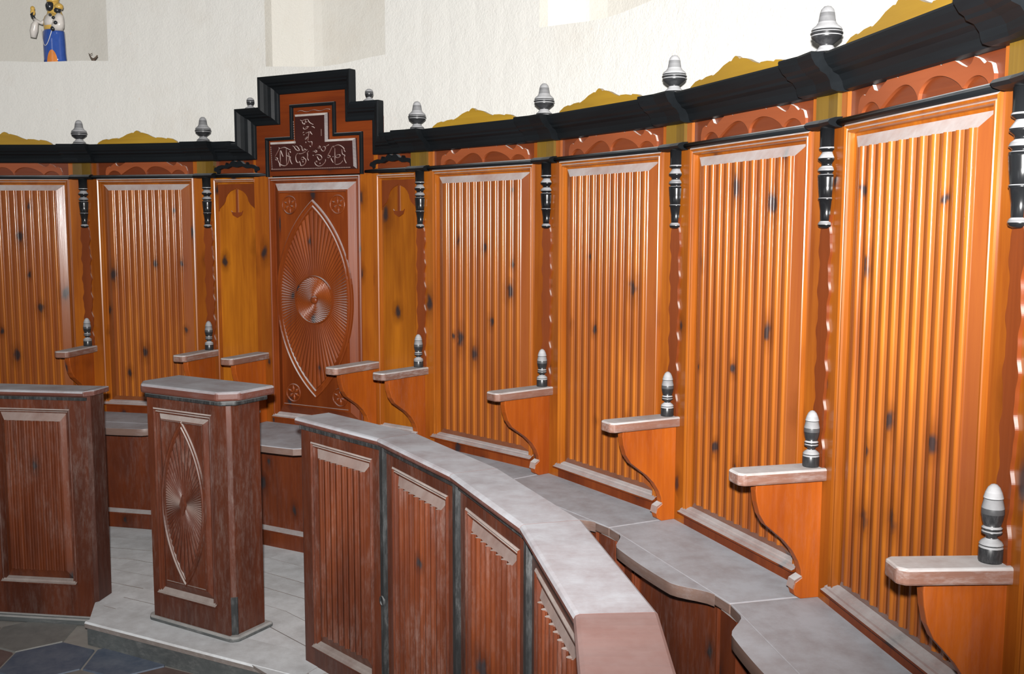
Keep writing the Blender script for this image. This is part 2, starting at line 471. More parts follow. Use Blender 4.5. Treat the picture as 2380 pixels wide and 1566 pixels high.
def armrest(parent, y_back, y_front, spindle=True, halfw=.045, bracket_w=.017, xf=None):
    z1 = ZARM; z0 = ZARM - .038; c = .016
    poly = [(-halfw, y_back), (-halfw, y_front + c), (-halfw + c, y_front), (halfw - c, y_front), (halfw, y_front + c), (halfw, y_back)]
    arm = MB(xf).prism(poly, 'xy', z0, z1).build('armrest', 'arm_wood', parent, bevel=.006, label='dusty armrest board')
    if spindle:
        MB(xf).lathe(SPINDLE, 0, y_back - .040, z1, 18).build('spindle', 'black_dusty', arm, label='dusty black turned spindle')
    yt, yb, top = y_front + .068, -.060, z0
    k = [(0, 0), (-.01, .08), (.02, .19), (.09, .32), (.22, .43), (.42, .52), (.62, .61), (.80, .72), (.93, .84), (.985, .93), (1.0, 1.0)]
    zb = .815
    curve = [(lerp(yt, yb, a), lerp(top, zb, b)) for a, b in k] + [(yb - .020, .802), (yb - .026, .780), (yb - .020, .760), (yb, ZSEAT)]
    MB(xf).prism([(y_back, ZSEAT), (y_back, top)] + curve, 'yz', -bracket_w, bracket_w).build('arm_bracket', 'pine_bracket', parent, bevel=.003)
    foot = [(yb, .815), (yb - .021, .802), (yb - .027, .780), (yb - .031, .782), (yb - .024, .808), (yb, .820)]
    MB(xf).prism(foot, 'yz', -bracket_w - .001, bracket_w + .001).build('bracket_scroll', 'arm_wood', parent)
    return arm

# ------------------------------------------------------------------ the setting
def build_wall():
    RW = 4.34
    niches = [(-7.0, 8.8, 2.875, 3.75, 'straight', .40), (22.9, 34.05, 2.795, 3.75, 'sag', .26), (48.3, 60.2, 2.80, 3.75, 'sag', .22)]
    inside = {n: MB() for n in niches}
    angs = sorted(set([-60 + 2.5 * i for i in range(61)] + [n[0] for n in niches] + [n[1] for n in niches] + [lerp(n[0], n[1], t / 8) for n in niches for t in range(1, 8)] + [90.0]))
    angs = [a for a in angs if a <= 90.0]
    mb = MB()
    rnd = random.Random(3)
    def P(a, z, r=RW): 
        return (r * sin(rad(a)), r * cos(rad(a)), z)
    def sill(nc, a):
        t = (a - nc[0]) / (nc[1] - nc[0])
        if nc[4] == 'sag':
            return nc[2] - .026 * sin(pi * min(1, max(0, t))) * (1 - .35 * t) + .004 * sin(9 * t)
        return nc[2] + .003 * sin(17 * t)
    ZT = 4.6
    for a, b in zip(angs, angs[1:]):
        mid = (a + b) / 2
        nc = next((n for n in niches if n[0] <= mid <= n[1]), None)
        if nc is None:
            mb.add([P(a, 0), P(b, 0), P(b, ZT), P(a, ZT)], [(0, 1, 2, 3)], True)
        else:
            sa, sb = sill(nc, a), sill(nc, b)
            mb.add([P(a, 0), P(b, 0), P(b, sb), P(a, sa)], [(0, 1, 2, 3)], True)
            mb.add([P(a, nc[3]), P(b, nc[3]), P(b, ZT), P(a, ZT)], [(0, 1, 2, 3)], True)
            # sill, back, lintel
            DEP = nc[5]; nb = inside[nc]
            def back(t): return RW + DEP * (1 - (.75 * abs(2 * t - 1) ** 6 if t < .5 and nc[4] == 'sag' else 0))
            ta, tb = [(x - nc[0]) / (nc[1] - nc[0]) for x in (a, b)]
            ra, rb = back(ta), back(tb)
            nb.add([P(a, sa), P(b, sb), P(b, sb - .004, rb), P(a, sa - .004, ra)], [(0, 1, 2, 3)])
            nb.add([P(a, sa - .004, ra), P(b, sb - .004, rb), P(b, nc[3], rb), P(a, nc[3], ra)], [(0, 1, 2, 3)], True)
            nb.add([P(a, nc[3], ra), P(b, nc[3], rb), P(b, nc[3]), P(a, nc[3])], [(0, 1, 2, 3)])
    for nc in niches:
        for a in nc[:2]:
            r1 = RW + nc[5] * (.25 if a == nc[0] and nc[4] == 'sag' else 1)
            inside[nc].add([P(a, sill(nc, a)), P(a, sill(nc, a) - .004, r1), P(a, nc[3], r1), P(a, nc[3])], [(0, 1, 2, 3)])
    # the straight flank towards the nave
    mb.add([(RW, 0, 0), (RW, -6, 0), (RW, -6, ZT), (RW, 0, ZT)], [(0, 1, 2, 3)])
    o = mb.build('wall_apse', 'plaster')
    for nc in niches:
        inside[nc].build('niche', 'plaster_beige', o)
    return tag(o, 'whitewashed rough plaster apse wall with shallow niches', 'wall', kind='structure')
build_wall()

# nave floor of big hexagonal slabs
fl = MB().box(-4.0, 4.3, -6.0, 4.3, -.06, -.004).build('floor', 'grout')
tag(fl, 'nave floor of large hexagonal slate slabs with pale joints', 'floor', kind='structure')
def hexmesh():
    s = .2015; g = .006
    mb = MB()
    top = [((s - g) * .985 * cos(rad(30 + 60 * i)), (s - g) * .985 * sin(rad(30 + 60 * i)), .004) for i in range(6)]
    bot = [((s - g) * cos(rad(30 + 60 * i)), (s - g) * sin(rad(30 + 60 * i)), -.010) for i in range(6)]
    mb.add(bot + top, [(6, 7, 8, 9, 10, 11)] + [(i, (i + 1) % 6, 6 + (i + 1) % 6, 6 + i) for i in range(6)])
    return mb
PE0, PE1 = (1.2155, 2.417), (2.30, 1.862)       # straight front edge of the platform
def front_of_edge(x, y):
    d = (PE1[0] - PE0[0], PE1[1] - PE0[1])
    return (x - PE0[0]) * d[1] - (y - PE0[1]) * d[0] > -.06 * hypot(*d) 
tiles = {}
for mname in ('slate_blue', 'slate_grey', 'slate_red'):
    tiles[mname] = None
rnd = random.Random(12)
B0 = (1.455, 2.262); th = rad(5)
for i in range(-7, 6):
    for j in range(-9, 4):
        lx = .349 * (i + .5 * (j % 2)); ly = .302 * j
        x = B0[0] + cos(th) * lx - sin(th) * ly; y = B0[1] + sin(th) * lx + cos(th) * ly
        if not (-.6 < x < 3.0 and -.4 < y < 2.75): continue
        if not front_of_edge(x, y) or hypot(x, y) > 2.78: continue
        key = (i, j)
        mname = {(0, 0): 'slate_blue', (-1, 0): 'slate_blue', (-2, 0): 'slate_red', (-2, 1): 'slate_grey', (-1, 1): 'slate_grey', (0, -1): 'slate_red', (1, 0): 'slate_blue', (1, -1): 'slate_red'}.get(key)
        if mname is None:
            mname = rnd.choice(['slate_blue', 'slate_blue', 'slate_grey', 'slate_red'])
        if tiles[mname] is None:
            o = hexmesh().build('slab', mname, fl)
            tiles[mname] = o
        else:
            o = tiles[mname].copy(); COL.objects.link(o); o.parent = fl
        o.location = Vector((x, y, 0)) * U; o.rotation_euler = (0, 0, th)

# wooden platform of the choir
FR = [(2.2555, 1.977), (2.6355, 1.577), (2.9255, 1.067), (3.1355, .537), (3.2355, -.053), (3.2180, -.650)]   # slab edge of the long desk
FL = [(.056, 2.640), (.605, 2.674), (1.1505, 2.601)]
def offset(path, d):
    out = []
    n = len(path)
    for i in range(n):
        p = path[i]
        a = path[max(i - 1, 0)]; b = path[min(i + 1, n - 1)]
        d1 = (p[0] - a[0], p[1] - a[1]) if i else (b[0] - p[0], b[1] - p[1])
        d2 = (b[0] - p[0], b[1] - p[1]) if i < n - 1 else d1
        l1, l2 = hypot(*d1), hypot(*d2)
        n1 = (-d1[1] / l1, d1[0] / l1); n2 = (-d2[1] / l2, d2[0] / l2)
        k = 1 + n1[0] * n2[0] + n1[1] * n2[1]
        out.append((p[0] + (n1[0] + n2[0]) / k * d, p[1] + (n1[1] + n2[1]) / k * d))
    return out
edge = [(-.9, 2.25)] + offset(FL, .06) + [(PE0[0] - .02, PE0[1] + .03)][:0] + [PE0, PE1] + offset(FR, .06)[1:] + [(3.22, -1.0)]
edge = [(-1.1, 2.33), (-.35, 2.52)] + offset(FL, .05)[:2] + [(1.15, 2.640), PE0, PE1] + offset(FR, .05)[1:]
arc = [vert(a, 4.30) for a in range(102, -24, -4)]
pl = MB().prism(edge + arc, 'xy', 0.0, ZP - .003).build('platform', 'plank_wood')
tag(pl, 'dusty low wooden platform under the choir stalls', 'platform', kind='structure')
# nosing boards along the open edge
MB().sweep([PE0, PE1], [(-.010, ZP - .030), (-.024, ZP - .026), (-.026, ZP - .006), (-.020, ZP + .002), (.17, ZP + .002), (.175, ZP - .02)], 'xy').build('nosing', 'plank_wood', pl)
MB().sweep([PE0, PE1], [(-.002, .0), (-.012, .0), (-.012, ZP - .030), (-.002, ZP - .030)], 'xy').build('riser', 'riser_wood', pl)
SECT = [-4.4, 7.48, 18.75, 29.07, 39.39, 51.63, 63.43, 75.54, 87.71, 99.8]
for a, b in zip(SECT, SECT[1:]):
    rows = [2.86, 2.98, 3.12, 3.27, 3.43, 3.58, 3.75, 3.93]
    for k, (r0, r1) in enumerate(zip(rows, rows[1:])):
        if a > 45 and r0 < 3.2: continue
        if a < 10 and r0 < 3.1: continue
        aa = 25.0 if (15 < a < 20 and r0 < 3.1) else a
        m = (a + b) / 2; hw = rad((b - a) / 2); ca = cos(hw)
        q = [vert(aa, r0 + .002), vert(b, r0 + .002), vert(b, r1 - .002), vert(aa, r1 - .002)]
        ang = -rad(m); c, s = cos(-ang), sin(-ang)
        loc = [(c * x - s * y, s * x + c * y) for x, y in q]
        o = MB().prism(loc, 'xy', ZP - .012, ZP + .0004 * (k % 3)).build('plank', 'plank_wood', pl)
        o.rotation_euler = (0, 0, ang)

# ------------------------------------------------------------------ the stalls
ANG = [-4.40, 7.484, 18.747, 39.394, 51.632, 63.431, 75.543, 87.714, 99.8]
MIDT = 29.070
T6 = tan(rad(6.0))

def lower_front(par, x0, x1, y, label=None, xf=None):
    """panelled front below a seat"""
    z0, z1 = ZP, ZSEAT - .04
    MB(xf).box(x0, x0 + .085, y, y + .03, z0, z1).build('lower_stile', 'lower_wood', par)
    MB(xf).box(x1 - .085, x1, y, y + .03, z0, z1).build('lower_stile', 'lower_wood', par)
    MB(xf).box(x0 + .085, x1 - .085, y, y + .03, z0, z0 + .085).build('lower_rail', 'lower_wood', par)
    a, b = x0 + .085, x1 - .085
    MB(xf).sweep([(a, z0 + .085), (a, z1), (b, z1), (b, z0 + .085)], [(-o, y + .006 + q) for o, q in BEAD], 'xz').build('lower_bead', 'lower_wood', par)
    MB(xf).extr([(y + .03, z0 + .085), (y - .012, z0 + .085), (y - .012, z0 + .093), (y + .002, z0 + .100), (y + .022, z0 + .110), (y + .03, z0 + .110)], a, b).build('lower_ledge', 'lower_wood', par)
    MB(xf).box(a, b, y + .02, y + .03, z0 + .085, z1).build('lower_panel', 'lower_wood', par)

def stall(i, a0, a1, label, bulge):
    A, B = vert(a0), vert(a1)
    L = hypot(B[0] - A[0], B[1] - A[1]); m = (a0 + a1) / 2
    tm = tan(rad((a1 - a0) / 2))
    t = thing('choir_stall', (A[0], A[1], 0), -rad(m), label, 'choir stall', 'reeded choir stalls along the apse wall')
    st = .09
    for x0, x1 in ((0, st), (L - st, L)):
        MB().box(x0, x1, 0, .03, ZSEAT, COR0).build('stile', 'pine_upright', t)
    MB().box(st, L - st, 0, .03, ZSEAT, .797).build('base_board', 'pine_red', t)
    a, b = st, L - st
    MB().sweep([(a, .80), (a, 2.157), (b, 2.157), (b, .80)], [(-o, q) for o, q in BEAD], 'xz').build('bead_moulding', 'pine_upright', t)
    MB().extr([(.03, .795), (-.028, .795), (-.028, .801), (-.016, .805), (-.014, .810), (-.004, .813), (-.002, .817), (.014, .823), (.03, .823)], st - .004, L - st + .004).build('sill_moulding', 'pine_red', t)
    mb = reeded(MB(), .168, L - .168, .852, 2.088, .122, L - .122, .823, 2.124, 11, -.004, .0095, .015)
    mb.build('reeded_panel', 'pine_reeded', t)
    MB().box(st, L - st, .012, .03, RAIL0, COR0).build('frieze_panel', 'frieze_red', t)
    band_geometry(MB(), .15, L - .13, RAIL1 - .002, .078, .002, .014).build('frieze_band', 'band_salmon', t)
    MB().extr(half_round(.012, RAIL0, RAIL1, .034), 0, L, tm, tm, True).build('string_rail', 'black_paint', t)
    MB().extr(CORNICE, 0, L, tm, tm).build('cornice', 'black_paint', t)
    MB().prism(crest_poly(.125, L - .155, COR1 - .002, .074), 'xz', -.040, -.024).build('crest', 'ochre_crest', t, label='ochre painted scalloped crest board')
    # seat, with a separately joined bowed front
    yn = -.285
    x_in = -yn * tm
    MB().prism([(0.001, .012), (L - .001, .012), (L - x_in - .001, yn), (x_in + .001, yn)], 'xy', ZSEAT - .036, ZSEAT).build('seat', 'seat_wood', t, bevel=.004)
    mg = .085 if bulge < .1 else .035
    xa, xb = x_in + mg, L - x_in - mg
    pts = [(xa, yn + .0005)]
    for k in range(25):
        u = k / 24
        w = min(1, min(u, 1 - u) / .22); w = w * w * (3 - 2 * w)
        pts.append((lerp(xa, xb, u), yn - bulge * (.80 * w + .20 * sin(pi * u)) - .0005))
    pts.append((xb, yn + .0005))
    MB().prism(pts, 'xy', ZSEAT - .040, ZSEAT - .001, True).build('seat_front', 'seat_wood', t, bevel=.004)
    lower_front(t, .058, L - .058, -.245)
    return t

FAR, NEAR = 'on figurine side', 'on curved desk side'
stall(0, ANG[0], ANG[1], 'reeded pine choir stall, second from the carved throne, ' + FAR, .16)
stall(1, ANG[1], ANG[2], 'reeded pine choir stall next to the carved throne, ' + FAR, .16)
for k, w in enumerate(('next to the carved throne', 'second from the carved throne', 'third from the carved throne', 'fourth from the carved throne', 'fifth from the carved throne')):
    stall(2 + k, ANG[3 + k], ANG[4 + k], 'reeded pine choir stall ' + w + ', ' + NEAR, .085)

def divider(deg, label, yfront=-.325):
    x, y = vert(deg)
    t = thing('stall_divider', (x, y, 0), -rad(deg), label, 'stall divider', 'dividers between the choir stalls')
    def bent(prof, w, dy):
        """profile run round the corner of the two bays"""
        vs = []; m = len(prof)
        for xx in (-w, 0, w):
            vs += [(xx, q - dy - abs(xx) * T6, z) for q, z in prof]
        fs = []
        for r in range(2):
            for k in range(m):
                fs.append((r * m + k, r * m + (k + 1) % m, (r + 1) * m + (k + 1) % m, (r + 1) * m + k))
        fs += [tuple(range(m)), tuple(range(3 * m - 1, 2 * m - 1, -1))]
        return MB().add(vs, fs)
    cb = [(min(q, .06), z + (.0015 if z > COR1 - .01 else -.001 if z < COR0 + .001 else 0)) for q, z in CORNICE]
    bent(cb, .090, .040).build('cornice_break', 'black_paint', t)
    MB().lathe(FINIAL, 0, -.028, COR1 + .0015, 22).build('finial', 'black_dusty', t, label='dusty black turned finial')
    bent([(.02, RAIL1), (-.014, RAIL1), (-.014, COR0), (.02, COR0)], .056, 0).build('post_block', 'olive_block', t)
    bent(half_round(.0, RAIL0 - .001, RAIL1 + .003, .048), .064, 0).build('rail_break', 'black_paint', t)
    MB().lathe(PENDANT, 0, -.008, RAIL0, 20, half=True).build('pendant', 'black_turned', t, label='black turned split pendant')
    # scalloped strip below the pendant
    rnd_ = random.Random(int(deg * 10) + 900)
    n = 220; za, zb = 1.150, 1.905; vs = []
    for k in range(n + 1):
        u = k / n
        w = .026 + .0042 * sin(u * 2 * pi * 6) + .0018 * sin(u * 2 * pi * 13 + 1)
        z = lerp(za, zb, u)
        vs += [(-w, -.0115, z), (w, -.0115, z), (w, .004, z), (-w, .004, z)]
    fs = []
    for k in range(n):
        p, q = 4 * k, 4 * k + 4
        fs += [(p, p + 1, q + 1, q), (p + 1, p + 2, q + 2, q + 1), (p + 3, p, q, q + 3)]
    fs += [(0, 3, 2, 1), (4 * n, 4 * n + 1, 4 * n + 2, 4 * n + 3)]
    MB().add(vs, fs).build('scalloped_strip', 'strip_red', t)
    armrest(t, .008, yfront)
    MB().prism([(-.058, -.24), (-.058, -.283), (-.05, -.290), (.05, -.290), (.058, -.283), (.058, -.24)], 'xy', ZP, ZSEAT - .037).build('lower_post', 'lower_wood', t)
    return t

divider(ANG[1], 'stall post with black pendant and armrest, second from throne, ' + FAR)
divider(ANG[2], 'stall post with black pendant and armrest, beside throne, ' + FAR)
for k, w in enumerate(('beside throne', 'second from throne', 'third from throne', 'fourth from throne', 'fifth from throne')):
    divider(ANG[3 + k], 'stall post with black pendant and armrest, ' + w + ', ' + NEAR, (-.325, -.325, -.310, -.288, -.250)[k])

# ------------------------------------------------------------------ the throne in the middle
def vesica(H, W, n=40, cx=0, cz=0):
    rr = (H * H + W * W) / (2 * W); d = rr - W
    a = math.asin(min(1, H / rr))
    right = [(cx - d + rr * cos(lerp(-a, a, k / n)), cz + rr * sin(lerp(-a, a, k / n))) for k in range(n + 1)]
    left = [(2 * cx - x, z) for x, z in right[::-1]]
    return right + left[1:-1]

def vesica_radius(H, W, th):
    rr = (H * H + W * W) / (2 * W); d = rr - W
    c, s = abs(cos(th)), sin(th)
    # |(rho c + d, rho s)| = rr
    b = d * c
    return -b + sqrt(b * b + rr * rr - d * d)

def sunburst(mb, cx, cz, H, W, n, y0, amp, r0, swirl=0.0, rings=6, circle=None):
    rows = []
    N = 4 * n
    lev = [0, .6, 1, .6]
    for q in range(rings + 1):
        u = q / rings
        row = []
        for k in range(N):
            th = 2 * pi * k / N
            rho1 = circle if circle else vesica_radius(H, W, th)
            rho = lerp(r0, rho1, u)
            a = th + swirl * u
            h = amp * lev[k % 4] * (min(1, .30 + .85 * u) if u > 0 else .15)
            row.append((cx + rho * cos(a), y0 - h, cz + rho * sin(a)))
        rows.append(row)
    vs = [v for r in rows for v in r]
    fs = [(q * N + k, q * N + (k + 1) % N, (q + 1) * N + (k + 1) % N, (q + 1) * N + k) for q in range(rings) for k in range(N)]
    fs.append(tuple(range(N)))
    return mb.add(vs, fs)

def rosette(par, cx, cz, r, y, mat):
    ring = [(cx + r * cos(2 * pi * k / 32), cz + r * sin(2 * pi * k / 32)) for k in range(32)]
    o = MB().sweep(ring, [(-.004, y + .002), (-.003, y - .005), (.0, y - .007), (.003, y - .005), (.004, y + .002)], 'xz', closed=True).build('rosette', mat, par)
    mb = MB()
    for k in range(6):
        a = pi / 6 + k * pi / 3 + .1
        px, pz = cos(a), sin(a); qx, qz = -pz, px
        w = r * .17
        pts = [(cx + px * r * .08, cz + pz * r * .08), (cx + px * r * .5 + qx * w, cz + pz * r * .5 + qz * w), (cx + px * r * .95, cz + pz * r * .95), (cx + px * r * .5 - qx * w, cz + pz * r * .5 - qz * w)]
        mid = (cx + px * r * .5, cz + pz * r * .5)
        vs = [(a_, y, b_) for a_, b_ in pts] + [(mid[0], y - .006, mid[1])]
        mb.add(vs, [(0, 1, 4), (1, 2, 4), (2, 3, 4), (3, 0, 4)])
    mb.build('petals', mat, o)

def throne():
    a0, a1 = MIDT - 5.5, MIDT + 5.5
    A, B = vert(a0), vert(a1)
    L = hypot(B[0] - A[0], B[1] - A[1])
    t = thing('throne', (A[0], A[1], 0), -rad(MIDT), 'tall carved throne with stepped black pediment and sunburst mandorla back', 'throne')
    c = .405
    # the two narrow wings, in their own planes
    def wing(deg0, deg1):
        P, Q = vert(deg0), vert(deg1)
        m = (deg0 + deg1) / 2
        dx, dy = P[0] - A[0], P[1] - A[1]; cc, ss = cos(rad(MIDT)), sin(rad(MIDT))
        return (cc * dx - ss * dy, ss * dx + cc * dy, rad(MIDT - m)), hypot(Q[0] - P[0], Q[1] - P[1])
    for side, (d0, d1) in (('l', (ANG[2], a0)), ('r', (a1, ANG[3]))):
        xf, W = wing(d0, d1)
        x0, x1 = (.070, W - .028) if side == 'l' else (.062, W - .070)
        if side == 'l':
            so, si = (0, .045), (W - .030, W)
        else:
            so, si = (W - .045, W), (0, .040)
        for s_ in (so, si):
            MB(xf).box(s_[0], s_[1], 0, .03, ZSEAT, COR0).build('wing_stile', 'pine_upright', t)
        p0, p1 = (so[1], si[0]) if side == 'l' else (si[1], so[0])
        MB(xf).box(p0, p1, .010, .03, .80, 2.157).build('wing_panel', 'pine_side', t)
        if side == 'l':
            edge_x = p0
            MB(xf).sweep([(p0, .80), (p0, 2.145), (p1, 2.145)], [(-o * .8, q) for o, q in BEAD], 'xz').build('wing_bead', 'pine_upright', t)
        else:
            MB(xf).sweep([(p0, .80), (p0, 2.145), (p1, 2.145)], [(-o * .8, q) for o, q in BEAD], 'xz').build('wing_bead', 'pine_upright', t)
        q0 = p0 + .026
        # ogee headed red spandrels and the sunk anchor mark
        mid = (q0 + p1) / 2; hw = (p1 - q0) / 2
        arch = [(-1, .0), (-.97, .02), (-.86, .035), (-.74, .05), (-.64, .075), (-.60, .10), (-.50, .125), (-.36, .145), (-.18, .157), (-.06, .163), (0, .172)]
        arch = arch + [(-x, z) for x, z in arch[-2::-1]]
        zt = 2.118; zb = 1.962
        poly = [(q0, zt), (p1, zt)] + [(mid + x * hw, zb + z * .78) for x, z in arch[::-1]]
        MB(xf).prism(poly, 'xz', .0045, .012).build('spandrel', 'strip_red', t)
        MB(xf).prism([(mid - .006, 2.09), (mid + .006, 2.09), (mid + .007, 1.955), (mid + .034, 1.958), (mid + .040, 1.966), (mid + .030, 1.940), (mid, 1.925), (mid - .030, 1.940), (mid - .040, 1.966), (mid - .034, 1.958), (mid - .007, 1.955)], 'xz', .0042, .012).build('anchor_mark', 'strip_red', t)
        MB(xf).extr([(.03, .795), (-.020, .795), (-.020, .801), (-.010, .805), (-.006, .812), (.014, .823), (.03, .823)], p0, p1).build('wing_sill', 'pine_red', t)
        MB(xf).box(p0, p1, 0, .03, ZSEAT, .797).build('wing_base', 'pine_red', t)
        MB(xf).box(p0 - .02, p1 + .02, .012, .03, 2.16, COR0).build('wing_frieze', 'frieze_red', t)
        e0, e1 = (0, W + .078) if side == 'l' else (-.058, W)
        MB(xf).extr(half_round(.012, RAIL0, RAIL1, .024), e0 if side == 'l' else -.045, W + .070 if side == 'l' else W, 0, 0, True).build('wing_rail', 'black_paint', t)
        # black scrolled fretwork on the frieze
        b0, b1 = (.055, W + .015) if side == 'l' else (-.005, W - .035)
        up = [(0, .22), (.02, .40), (.06, .44), (.10, .56), (.18, .64), (.25, .60), (.275, .86), (.295, .66), (.34, .70), (.40, .98), (.45, 1.02), (.485, .92), (.50, .70)]
        up = up + [(1 - x, z) for x, z in up[-2::-1]]
        lo = [(1, .08), (.94, .0), (.93, -.16), (.90, -.10), (.89, .20), (.82, .32), (.72, .28), (.62, .50), (.5, .38), (.38, .50), (.28, .28), (.18, .32), (.11, .20), (.10, -.10), (.07, -.16), (.06, .0), (0, .08)]
        poly = [(lerp(b0, b1, x), 2.188 + z * .060) for x, z in up + lo]
        MB(xf).prism(poly, 'xz', -.012, .013).build('fretwork', 'black_paint', t, label='black scrolled fretwork')
    # centre: stiles and carved field
    MB().box(0, .078, -.001, .03, ZSEAT, 2.40).build('stile', 'pine_upright', t)
    MB().box(L - .078, L, -.001, .03, ZSEAT, 2.40).build('stile', 'pine_upright', t)
    MB().box(.078, L - .078, 0, .03, ZSEAT, .797).build('base_board', 'pine_red', t)
    fa, fb = .078, L - .078
    MB().sweep([(fa, .79), (fa, 2.150), (fb, 2.150), (fb, .79)], [(-o, q) for o, q in BEAD], 'xz').build('bead_moulding', 'pine_red', t)
    MB().extr([(.03, .780), (-.022, .780), (-.022, .788), (-.010, .793), (-.006, .800), (.014, .812), (.03, .812)], fa, fb).build('sill_moulding', 'pine_red', t)
    # raised field with sloped margin
    i0, i1, j0, j1 = fa + .078, fb - .078, .858, 2.074
    o0, o1, k0, k1 = fa + .034, fb - .034, .812, 2.118
    yf = -.012
    mb = MB()
    I = [(i0, yf, j0), (i1, yf, j0), (i1, yf, j1), (i0, yf, j1)]
    O = [(o0, .015, k0), (o1, .015, k0), (o1, .015, k1), (o0, .015, k1)]
    mb.add(I + O, [(i, (i + 1) % 4, 4 + (i + 1) % 4, 4 + i) for i in range(4)] + [(0, 1, 2, 3)])
    fld = mb.build('carved_panel', 'pine_red', t)
    lip = .010
    MB().sweep([(i0 + lip, j0 + lip), (i1 - lip, j0 + lip), (i1 - lip, j1 - lip), (i0 + lip, j1 - lip)], [(-.004, yf + .001), (-.002, yf - .006), (.002, yf - .006), (.004, yf + .001)], 'xz', closed=True).build('panel_fillet', 'pine_red', fld)
    cz = 1.470
    MB().sweep(vesica(.540, .262, 40, c, cz), [(-.010, yf + .001), (-.008, yf - .010), (-.003, yf - .012), (.000, yf - .004), (.014, yf - .003), (.018, yf - .009), (.022, yf - .010), (.026, yf + .001)], 'xz', closed=True).build('mandorla_moulding', 'pine_red', fld)
    sunburst(MB(), c, cz, .500, .238, 92, yf - .001, .0062, .125).build('sun_rays', 'pine_carved', fld)
    cc = [(c + .130 * cos(2 * pi * k / 64), cz + .130 * sin(2 * pi * k / 64)) for k in range(64)]
    MB().sweep(cc, [(-.005, yf - .001), (-.003, yf - .012), (.003, yf - .012), (.005, yf - .001)], 'xz', closed=True).build('sun_ring', 'pine_carved', fld)
    sunburst(MB(), c, cz, 1, 1, 40, yf - .003, .0065, .022, swirl=1.15, circle=.126, rings=8).build('sun_whorl', 'pine_carved', fld)
    hub = MB().lathe([(.0005, 0), (.024, 0), (.022, .008), (.014, .014), (.0005, .016)], 0, 0, 0, 20).build('sun_hub', 'pine_carved', fld)
    hub.rotation_euler = (pi / 2, 0, 0); hub.location = Vector((c, yf - .002, cz)) * U
    for px, pz in ((.238, 1.994), (.578, 1.994), (.240, .936), (.574, .936)):
        rosette(fld, px, pz, .049, yf, 'pine_carved')
    # pediment board (stepped) behind the black crown moulding
    inner = [(-.002, 2.25), (-.002, 2.437), (.176, 2.437), (.176, 2.600), (.634, 2.600), (.634, 2.430), (.812, 2.430), (.812, 2.25)]
    board = [(-.04, 2.157), (-.04, 2.46), (.15, 2.46), (.15, 2.63), (.66, 2.63), (.66, 2.46), (.845, 2.46), (.845, 2.157)]
    MB().prism(board, 'xz', -.002, .05).build('pediment_board', 'pine_lengthwise', t)
    # crown moulding: starts as the wing cornice, steps up twice each side
    crown = [(z - COR0, q) for q, z in CORNICE[1:-1]] + [(COR1 - COR0, -.034), (.055, .010), (0, .010)]
    crown = [(o_ * .90, q) for o_, q in crown]
    drop = tan(rad(7.9))
    path = [(-.150, 2.25, -.148 * drop), *inner, (.960, 2.25, -.148 * drop)]
    MB().sweep(path, crown, 'xz').build('pediment_moulding', 'black_paint', t, label='stepped black crown moulding')
    for side, (d0, d1) in (('l', (ANG[2], a0)), ('r', (a1, ANG[3]))):
        xf, W = wing(d0, d1)
        if side == 'l':
            MB(xf).extr(CORNICE, 0, W - .13, T6, 0).build('wing_cornice', 'black_paint', t)
        else:
            MB(xf).extr(CORNICE, .13, W, 0, T6).build('wing_cornice', 'black_paint', t)
    # black fillet framing the plaque
    fil = [(.088, RAIL0), (.088, 2.352), (.271, 2.352), (.271, 2.524), (.551, 2.524), (.551, 2.358), (.731, 2.358), (.731, RAIL0)]
    MB().sweep(fil, [(0, .0), (0, -.014), (.004, -.020), (.014, -.020), (.018, -.014), (.018, .0)], 'xz').build('plaque_fillet', 'black_paint', t)
    pq = [(.104, 2.182), (.712, 2.182), (.706, 2.343), (.520, 2.343), (.520, 2.486), (.290, 2.486), (.290, 2.343), (.107, 2.343)]
    mb = MB()
    n = len(pq)
    inn = offset(pq + [pq[0]], .012)
    def off_closed(poly, d):
        out = []
        for i in range(len(poly)):
            p, a_, b_ = poly[i], poly[i - 1], poly[(i + 1) % len(poly)]
            d1 = (p[0] - a_[0], p[1] - a_[1]); d2 = (b_[0] - p[0], b_[1] - p[1])
            l1, l2 = hypot(*d1), hypot(*d2)
            n1 = (-d1[1] / l1, d1[0] / l1); n2 = (-d2[1] / l2, d2[0] / l2)
            k = 1 + n1[0] * n2[0] + n1[1] * n2[1]
            out.append((p[0] + (n1[0] + n2[0]) / k * d, p[1] + (n1[1] + n2[1]) / k * d))
        return out
    inn = off_closed(pq, .013)
    vs = [(x, -.002, z) for x, z in pq] + [(x, -.014, z) for x, z in pq] + [(x, -.026, z) for x, z in inn]
    fs = [(i, (i + 1) % n, n + (i + 1) % n, n + i) for i in range(n)] + [(n + i, n + (i + 1) % n, 2 * n + (i + 1) % n, 2 * n + i) for i in range(n)] + [tuple(range(2 * n, 3 * n))]
    plq = mb.add(vs, fs).build('plaque', 'plaque_dark', t, label='dark carved plaque with scrolled letters and a flower spray')
    # carved lines (relief) of the plaque
    def mp(X, Y):
        yc = Y + (X - 160) * .06
        return (.107 + (X - 160) / 1670 * .599, -.0275, 2.335 - (yc - 845) * (.145 / 544))
